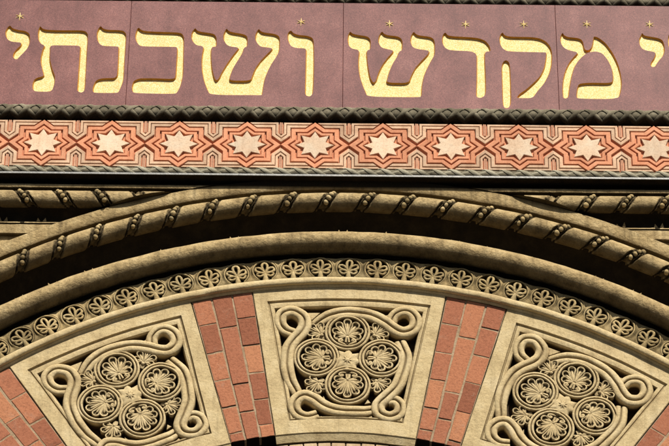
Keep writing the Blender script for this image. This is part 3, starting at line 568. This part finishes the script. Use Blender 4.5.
# ------------------------------------------------------------------ carved strapwork panels
HALF = R(9.53)
def arcpts(r, a, b, n): return [pol(r, a+(b-a)*i/n) for i in range(n+1)]
def make_panel():
    rt = root('carved_panel', INN)
    sh = lambda pts: pts                           # local frame = arch centre
    # frame as nested outlines (outer edge, face, groove, inner moulding, opening)
    def ring(rb, rtop, ab, at):                     # corner angles at the bottom and the top
        top = arcpts(rtop, -at, at, 16); bot = arcpts(rb, ab, -ab, 16)
        side1 = [(top[-1][0]+(bot[0][0]-top[-1][0])*i/8, top[-1][1]+(bot[0][1]-top[-1][1])*i/8) for i in range(1, 8)]
        side2 = [(bot[-1][0]+(top[0][0]-bot[-1][0])*i/8, bot[-1][1]+(top[0][1]-bot[-1][1])*i/8) for i in range(1, 8)]
        return top+side1+bot+side2
    H = HALF
    rings = [(ring(404.9, 576.8, H, H), -14), (ring(404.9, 576.8, H, H), -0.7), (ring(405.6, 576.3, H-0.0012, H-0.0012), 0.0),
             (ring(420.6, 562.3, R(7.5), R(8.25)), 0.0), (ring(421.2, 561.5, R(7.42), R(8.17)), -1.7), (ring(421.9, 560.4, R(7.32), R(8.06)), -2.0),
             (ring(422.4, 559.2, R(7.25), R(7.98)), -0.9), (ring(423.2, 557.4, R(7.12), R(7.82)), -0.6), (ring(424.0, 554.2, R(6.9), R(7.6)), -1.4), (ring(424.6, 552.8, R(6.8), R(7.5)), -3.2),
             (ring(424.9, 552.3, R(6.76), R(7.46)), -13)]
    mb = MB(); n = len(rings[0][0]); vs = [(x, y, d) for rg, d in rings for x, y in rg]
    mb.add(vs, [(l*n+i, l*n+(i+1) % n, (l+1)*n+(i+1) % n, (l+1)*n+i) for l in range(len(rings)-1) for i in range(n)])
    # chamfered lower lip
    m = 17; a = [arcpts(r, -H, H, 16) for r in (404.88, 404.6, 397.6, 396.8)]; ds = (-1.2, -0.9, -3.2, -12)
    mb.add([(x, y, d) for row, d in zip(a, ds) for x, y in row], [(l*m+i, l*m+i+1, (l+1)*m+i+1, (l+1)*m+i) for l in range(3) for i in range(16)]
           +[(0, m, 2*m, 3*m), (m-1, 2*m-1, 3*m-1, 4*m-1)])
    mb.build('frame', M['stone'], rt, rough=0.35, sharp=28)
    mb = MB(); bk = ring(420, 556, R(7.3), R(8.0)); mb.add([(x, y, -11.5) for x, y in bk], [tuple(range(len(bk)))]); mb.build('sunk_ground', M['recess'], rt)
    Y = 490
    strap = [(-6.9, -12), (-6.9, -2.0), (-6.5, -0.9), (-5.6, 0.0), (-4.2, 0.5), (-2.4, 0.5), (-1.1, 0.1), (-0.4, -1.5), (0.3, -1.5), (1.0, 0.2), (2.4, 0.8), (4.6, 0.7), (6.0, -0.2), (6.7, -1.2), (6.9, -2.2), (6.9, -12)]
    for arm in ARMS:
        p = catmull([(x, y+Y) for x, y in arm], 5)
        n = len(p); do = []; wi = []
        for i in range(n):
            t = i/(n-1)
            do.append(-2.6*max(0, 1-t/0.10)+(-1.6*max(0, (t-0.86)/0.14)))
            wi.append(0.86+0.14*min(1, t/0.15) if t < 0.55 else 1.0-0.16*(t-0.55)/0.45)
        mb = MB(); mb.sweep(p, strap, mitre=False, doff=do, wid=wi); mb.build('scroll_strap', M['stone'], rt, rough=0.6, sharp=60)
    rp = [(-2.9, -12), (-2.9, -1.4), (-2.7, -0.5), (-1.5, 0.1), (-0.7, -0.2), (-0.2, -1.6), (0.2, -1.6), (0.7, 0.2), (1.7, 0.7), (2.5, 0.3), (3.0, -0.8), (3.1, -2), (3.1, -12)]
    def palmette(mb, f, nl, Rl, rl, spread, d0=-2.4, stem=6.5, volute=True):
        """f maps local (x, y) with +y outward to panel coordinates"""
        out = [(-1.7, -7.5)]
        lobes = [(-spread+2*spread*i/(nl-1)) for i in range(nl)]
        c0 = (0, -6.0 if volute else -4.6); outline = []; RL = {a: Rl*(1-0.42*(abs(a)/90)**1.5) for a in lobes}
        for a in lobes:
            aa = R(a); cx, cy = c0[0]+math.sin(aa)*RL[a], c0[1]+math.cos(aa)*RL[a]
            for t in range(-80, 81, 32):
                b = aa+R(t); outline.append((cx+math.sin(b)*rl, cy+math.cos(b)*rl))
        base = [(2.4*rl/3.5, -2.4-stem*0.5), (2.6*rl/3.5, -2.4-stem), (-2.6*rl/3.5, -2.4-stem), (-2.4*rl/3.5, -2.4-stem*0.5)]
        poly = [f(x, y) for x, y in outline+base]
        mb.prism(poly, -12, d0-0.5, 0.35)
        for a in lobes:                                       # rims and ribs of the scallops
            aa = R(a); cx, cy = c0[0]+math.sin(aa)*RL[a], c0[1]+math.cos(aa)*RL[a]
            hx, hy = f(c0[0]+math.sin(aa)*RL[a]*0.5, c0[1]+math.cos(aa)*RL[a]*0.5); ex, ey = f(cx, cy); fx, fy = f(c0[0], c0[1])
            mb.ball((hx, hy, d0), (RL[a]*0.50, rl*0.42, 1.4), rot=math.atan2(ey-fy, ex-fx))
            pts = []
            for t in range(-128, 129, 16):
                b = aa+R(t); x, y = f(cx+math.sin(b)*rl*0.82, cy+math.cos(b)*rl*0.82); pts.append((x, y, d0+0.5+0.5*math.cos(R(t))))
            x, y = f(c0[0]+math.sin(aa)*rl*0.45, c0[1]+math.cos(aa)*rl*0.45)
            pts = [(x, y, d0+0.2)]+pts+[(x, y, d0+0.2)]
            mb.tube(pts, 0.235*rl, 6)
        x, y = f(c0[0], c0[1]-1); mb.ball((x, y, d0-0.4), (rl*0.6, rl*0.6, 1.8))
        if volute:
            for s in (-1, 1):
                pts = catmull([(0.8*s, -15.5, -2.2), (3.4*s, -14.6, -0.2), (6.2*s, -13.6, 0.5), (8.2*s, -12.0, 0.6), (7.6*s, -10.0, 0.5), (5.4*s, -9.8, 0.4), (4.6*s, -11.2, 0.2), (5.8*s, -12.0, 0.0)], 4)
                mb.tube([f(x, y)+(d0+z,) for x, y, z in pts], [1.2]*(len(pts)-8)+[1.2-0.03*k for k in range(8)], 7)
                X, Z = f(6.0*s, -11.3); mb.ball((X, Z, d0-0.2), (1.7, 1.7, 1.6))
                mb.tube([f(x, y)+(z,) for x, y, z in ((1.6*s, -12.5, d0-0.5), (1.0*s, -7.5, d0+0.4))], [1.6, 1.2], 6)
    for (cx, cy), rot in zip(RINGS[:4], (0, -90, 90, 180)):
        mb = MB(); mb.sweep(catmull(circle(cx, cy+Y, 19.6, 20), 2, True), rp, closed=True, mitre=False)
        ro = mb.build('medallion_ring', M['stone'], rt, rough=0.5, sharp=60)
        ca, sa = math.cos(R(rot)), math.sin(R(rot))
        f = lambda x, y, cx=cx, cy=cy, ca=ca, sa=sa: (cx+x*ca+y*sa, cy+Y-x*sa+y*ca)
        mb = MB(); palmette(mb, f, 7, 17.0, 4.15, 92, d0=-1.3, stem=11.5)
        mb.build('palmette', M['stone'], ro, rough=0.45, sharp=60)
    for (cx, cy), rot in zip(SMALL, (-45, 45, -135, 135)):
        ca, sa = math.cos(R(rot)), math.sin(R(rot))
        f = lambda x, y, cx=cx, cy=cy, ca=ca, sa=sa: (cx+x*ca+y*sa, cy+Y-x*sa+y*ca)
        mb = MB(); palmette(mb, f, 5, 12.0, 3.6, 84, d0=-2.2, stem=9.0, volute=False); mb.build('small_palmette', M['stone'], rt, rough=0.2, sharp=60)
    # spiky rosette in the middle
    mb = MB(); star = []
    cx, cy = RINGS[4]
    for i in range(32):
        a = 2*math.pi*i/32+0.1; q = 12.4 if i % 4 == 0 else 8.4 if i % 4 == 2 else 10.0
        q *= 1.3 if (i//4) % 2 == 1 else 1.18
        star.append((cx+q*math.sin(a), cy+Y+q*math.cos(a)))
    mb.dome(star, (cx, cy+Y), -3.0, 0.3, 5); mb.prism(star, -12, -2.95)
    mb.ball((cx, cy+Y, 0), (3.0, 3.0, 1.6))
    for i in range(8):
        a = 2*math.pi*i/8+0.1; mb.tube([(cx+2*math.sin(a), cy+Y+2*math.cos(a), 0.4), (cx+10*math.sin(a), cy+Y+10*math.cos(a), -2.0)], [1.0, 0.6], 6)
    mb.build('rosette', M['stone'], rt, rough=0.3, sharp=45)
    for w in WEBS:
        mb = MB(); mb.prism([(x, y+Y) for x, y in w], -12, -2.3, 0.4); mb.build('web', M['stone'], rt, rough=0.2)
    return rt
pn = make_panel()
PL = {0: ('whole carved panel at the arch crown, between the two full brick wedges', 0.87), 1: ('carved panel tilted left, at the left of the left brick wedge', 0.87-25.25),
      2: ('carved panel tilted right, cut by the right picture edge', 0.87+25.25)}
for k, (lab, an) in PL.items():
    o = pn if k == 0 else copy_tree(pn)
    o.rotation_euler = (0, R(an), 0)
    prop(o, 'ochre '+lab, 'carved panel', 'carved strapwork panels of the arch')

# ------------------------------------------------------------------ brick wedges between the panels
def make_wedge(mid, label, seed, breaks):
    rnd = random.Random(seed)
    rt = root('brick_wedge', INN, ang=R(mid), label=label, cat='brickwork', group='brick wedges between the carved panels')
    hw = R(3.06); mb = MB(); cw = 2*hw/3
    for c in range(3):
        a0 = -hw+c*cw; ys = breaks[c]
        for i in range(len(ys)-1):
            r0, r1 = ys[i+1], ys[i]
            gr = 0.6+rnd.uniform(-0.25, 0.35); ga = 1.0
            j = lambda q: rnd.uniform(-q, q)
            def P(r, a, s): x, y = pol(r, a); return (x+s*ga+j(0.35), y+j(0.35))
            q = [P(r0+gr, a0, 1), P(r0+gr, a0+cw, -1), P(r1-gr, a0+cw, -1), P(r1-gr, a0, 1)]
            # subdivide the outline a little so edges can be chipped
            poly = []
            for k in range(4):
                A_, B_ = q[k], q[(k+1) % 4]; m = 5 if k % 2 else 3
                for t in range(m):
                    u = t/m; jj = 0.28 if t else 0
                    poly.append((A_[0]+(B_[0]-A_[0])*u+j(jj), A_[1]+(B_[1]-A_[1])*u+j(jj)))
            mb.prism(poly, -14 if i < len(ys)-2 else -16, -0.5+j(0.4), 0.45, tone=rnd.random())
    mb.build('bricks', M['brick'], rt, sharp=30, rough=0.15, attr=True)
    mb = MB(); p = arcpts(575.5, -hw+0.0008, hw-0.0008, 6)+arcpts(406.2, hw-0.0008, -hw+0.0008, 6)
    mb.prism(p, -15, -1.2); mb.build('mortar', M['mortar'], rt, rough=0.25)
    return rt
B1 = [[575, 545, 511, 478, 446, 415.5, 405], [576, 538, 470, 437, 405], [576, 546, 513, 480, 449, 420, 405]]
B2 = [[576, 543, 509, 476, 443, 417, 405], [576, 531, 465, 433, 405], [576, 547, 514, 481, 446, 411, 405]]
B3 = [[575, 540, 508, 474, 440, 405], [576, 556, 521, 487, 452, 418, 405], [575, 541, 506, 472, 438, 405]]
make_wedge(0.87-12.62, 'full brick wedge to the left of the crown panel', 3, B1)
make_wedge(0.87+12.62, 'full brick wedge to the right of the crown panel', 5, B2)
make_wedge(0.87-37.87, 'brick wedge in the bottom left picture corner', 8, B3)
make_wedge(0.87+37.87, 'brick wedge in the bottom right picture corner', 11, B1)

# small blocks of the inner arch ring, below the panels
inner = root('inner_arch_ring', INN, label='inner ring of small pinkish blocks showing below the crown panel', cat='arch ring')
mb = MB(); a = -40.0; rnd = random.Random(4)
while a < 42:
    w = 2.02+rnd.uniform(-.15, .15); g = 0.07
    if not (abs(a+w/2-0.87+12.62) < 3.1 or abs(a+w/2-0.87-12.62) < 3.1):
        mb.prism(arcpts(362, R(a+g), R(a+w-g), 2)+arcpts(396.4, R(a+w-g), R(a+g), 2), -30, -4.6+rnd.uniform(-.3,.3), 0.6, tone=rnd.random())
    a += w
mb.build('blocks', M['block'], inner, rough=0.2, sharp=30)
arc_part('backing', M['cavetto'], [(404.5, -17.5), (362, -17.5)], inner, rough=0)

# ------------------------------------------------------------------ horizontal string course, left and right of the arch
def stop_at_arch(x, v, side):              # the straight mouldings die into the outer edge of the arch
    if not side: return x
    e = CU+side*arch_u(v, 700.2)
    return max(x, e) if side > 0 else min(x, e)
def lin_part(name, mat, prof, rt, path_x, rough=0.3, clamp=0):
    m = len(prof); vs = []; n = len(path_x)
    mb = MB(); mb.add([(stop_at_arch(x, v, clamp), v, d) for x in path_x for v, d in prof], [(i*m+k, i*m+k+1, (i+1)*m+k+1, (i+1)*m+k) for i in range(n-1) for k in range(m-1)]
                      +[tuple(range(m)), tuple(range((n-1)*m, n*m))])
    return mb.build(name, mat, rt, rough=rough)
def arch_u(v, r=697.5): return math.sqrt(max(0, r*r-(v-CV)**2))
for side, slab in ((-1, 'left'), (1, 'right')):
    rt = root('string_course', (0, 0, 0), label='straight horizontal beaded moulding meeting the arch on its %s side' % slab, cat='string course')
    far = side*440
    def mk(name, mat, prof, v, rough=0.3):
        vm = max(q[0] for q in prof); near = CU+side*arch_u(vm, 700.2); xs = [near+(far-near)*i/120 for i in range(121)]
        return lin_part(name, mat, prof, rt, xs, rough=rough, clamp=side)
    mk('top_fillet', M['mould_side'], [(40.4, 6), (34.2, 13.8), (33.4, 15.8), (32.6, 16.3), (30.2, 16.3), (29.2, 15.8), (28.8, 6)], 26)
    vt, dt = 15.6, 14.0
    fr = lambda s, dr, dd: (stop_at_arch(s, vt+dr, side), vt+dr, dt+dd)
    near = CU+side*(arch_u(vt+9)-2); lo, hi = min(near, far), max(near, far); ns = int((hi-lo)/0.85)
    base = -310.2 if side < 0 else 215.6
    sl = -6.0 if side < 0 else 6.0
    cs2 = [base+38.6*k for k in range(-4, 8)] if side < 0 else [base+38.0*k for k in range(-3, 7)]
    cs2 = [c for c in cs2 if lo-12 < c < hi+12]
    bead_surface([lo+(hi-lo)*i/ns for i in range(ns+1)], fr, cs2, sl, 9.4, 0.82).build('wound_roll', M['mould_side'], rt, rough=0.25, sharp=50)
    beads(rt, fr, [c for c in cs2 if abs(c) < 360 and side*(c-CU) > arch_u(5)+2], sl, 9.4, 0.82)
    mk('hollow', M['cavetto'], [(9, 12), (7, 6), (2, 1.5), (-5.0, 0.5), (-7, 1.5)], 0)
    mk('lower_fillet', M['mould_side'], [(-6.8, 1), (-7.0, 6.6), (-7.8, 7.2), (-8.8, 7.2), (-9.2, 5.4), (-10.2, 5.3), (-10.6, 6.8), (-11.2, 7.3), (-21.4, 7.3), (-22.2, 6.6), (-22.6, 0)], -16)
    for c in cs2:
        mb = MB()
        for s in (-1, 1):
            x = c+(18 if side < 0 else -6)+s*3.0
            if side*(x-CU) < arch_u(-5)+2: continue
            h = random.uniform(4.5, 7)
            mb.add([(x-2, -6.9, 7), (x+2, -6.9, 7), (x+s*0.8, -6.9+h, 6.4), (x-2, -6.9, 0), (x+2, -6.9, 0), (x, -4, 0)], [(0,1,2), (3,4,5), (0,1,4,3), (1,2,5,4), (2,0,3,5)])
        if mb.v: mb.build('leaf_tip', M['mould_side'], rt)

# spandrel wall behind the mouldings, the core wall of the facade and its cornice strip above the frieze
mb = MB(); sp = root('spandrel_wall', (0, 0, 0), label='plain ochre wall in the corners between the string course and the arch', cat='wall')
for side in (-1, 1):
    top = -18.0; n = 14; far = side*470; vs = []
    for i in range(n+1):
        v = -330+(top+330)*i/n; vs += [(CU+side*arch_u(v, 690), v, 3.0), (far, v, 3.0)]
    mb.add(vs, [(2*i, 2*i+1, 2*i+3, 2*i+2) for i in range(n)])
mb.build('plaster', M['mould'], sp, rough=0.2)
cw = root('facade_wall', (0, 0, 0), label='main masonry wall carrying the frieze and all the mouldings', cat='wall')
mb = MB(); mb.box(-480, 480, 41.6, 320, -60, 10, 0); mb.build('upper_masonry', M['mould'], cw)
mb = MB(); mb.box(-480, 480, -620, 41.0, -90, -26, 0); mb.build('core_masonry', M['cavetto'], cw)
arc_part('ring_masonry', M['cavetto'], [(700, -24), (700, 2.5), (683, 4), (664, 2), (655, -9), (628, -7), (611, -7.5), (577, -12), (577, -24)], cw, rough=0)
lin_part('course_masonry', M['cavetto'], [(41.4, -24), (41.4, 6.2), (9, 2), (-22, 0.2), (-22, -24)], cw, [-470, 470], rough=0) if False else None
mb = MB(); mb.box(-470, CU-arch_u(-22, 690), -22, 41.4, -20, 2.2); mb.box(CU+arch_u(-22, 690), 470, -22, 41.4, -20, 2.2); mb.build('course_masonry', M['cavetto'], cw)
mb = MB(); mb.box(-470, 470, 34, 41.5, -20, 9.0); mb.build('course_bed', M['cavetto'], cw)

g = bpy.data.meshes.new('pavement'); g.from_pydata([(-300,-400,0), (300,-400,0), (300,60,0), (-300,60,0)], [], [(0,1,2,3)]); g.materials.append(M['paving'])
go = bpy.data.objects.new('pavement', g); C.objects.link(go); go['kind'] = 'structure'

# ------------------------------------------------------------------ light, sky, camera
EL, AZ = R(52), R(18)            # sun up 52 degrees, 18 degrees to the right of the facade's normal
sd = Vector((math.sin(AZ)*math.cos(EL), -math.cos(AZ)*math.cos(EL), math.sin(EL)))   # towards the sun
L = bpy.data.lights.new('sun', 'SUN'); L.energy = 5.0; L.angle = R(0.55); L.color = (1.0, 0.95, 0.85)
lo = bpy.data.objects.new('sun', L); C.objects.link(lo); lo.rotation_euler = sd.to_track_quat('Z', 'Y').to_euler(); lo.location = (5, -10, 30)
w = bpy.data.worlds.new('World'); bpy.context.scene.world = w; w.use_nodes = True
nt = w.node_tree; bg = nt.nodes['Background']; sky = nt.nodes.new('ShaderNodeTexSky'); sky.sky_type = 'NISHITA'
sky.sun_disc = False; sky.sun_elevation = EL; sky.sun_rotation = math.atan2(sd.x, sd.y)
nt.links.new(sky.outputs[0], bg.inputs[0]); bg.inputs[1].default_value = 0.03
cam = bpy.data.cameras.new('camera'); co = bpy.data.objects.new('camera', cam); C.objects.link(co)
cam.sensor_width = 36; cam.lens = FPX/669*36; cam.clip_end = 2000; cam.clip_start = 0.5
R0 = Vector((1,0,0)); U0 = Vector((0,-math.sin(PITCH),math.cos(PITCH))); F = Vector((0,math.cos(PITCH),math.sin(PITCH)))
c, s = math.cos(ROLL), math.sin(ROLL); rx = R0*c+U0*s; uy = U0*c-R0*s; bz = -F
co.matrix_world = Matrix(((rx.x,uy.x,bz.x,0), (rx.y,uy.y,bz.y,-FPX*S*math.cos(PITCH)), (rx.z,uy.z,bz.z,1.6), (0,0,0,1)))
sc = bpy.context.scene; sc.camera = co
sc.view_settings.view_transform = 'Standard'; sc.view_settings.look = 'None'; sc.view_settings.exposure = 0
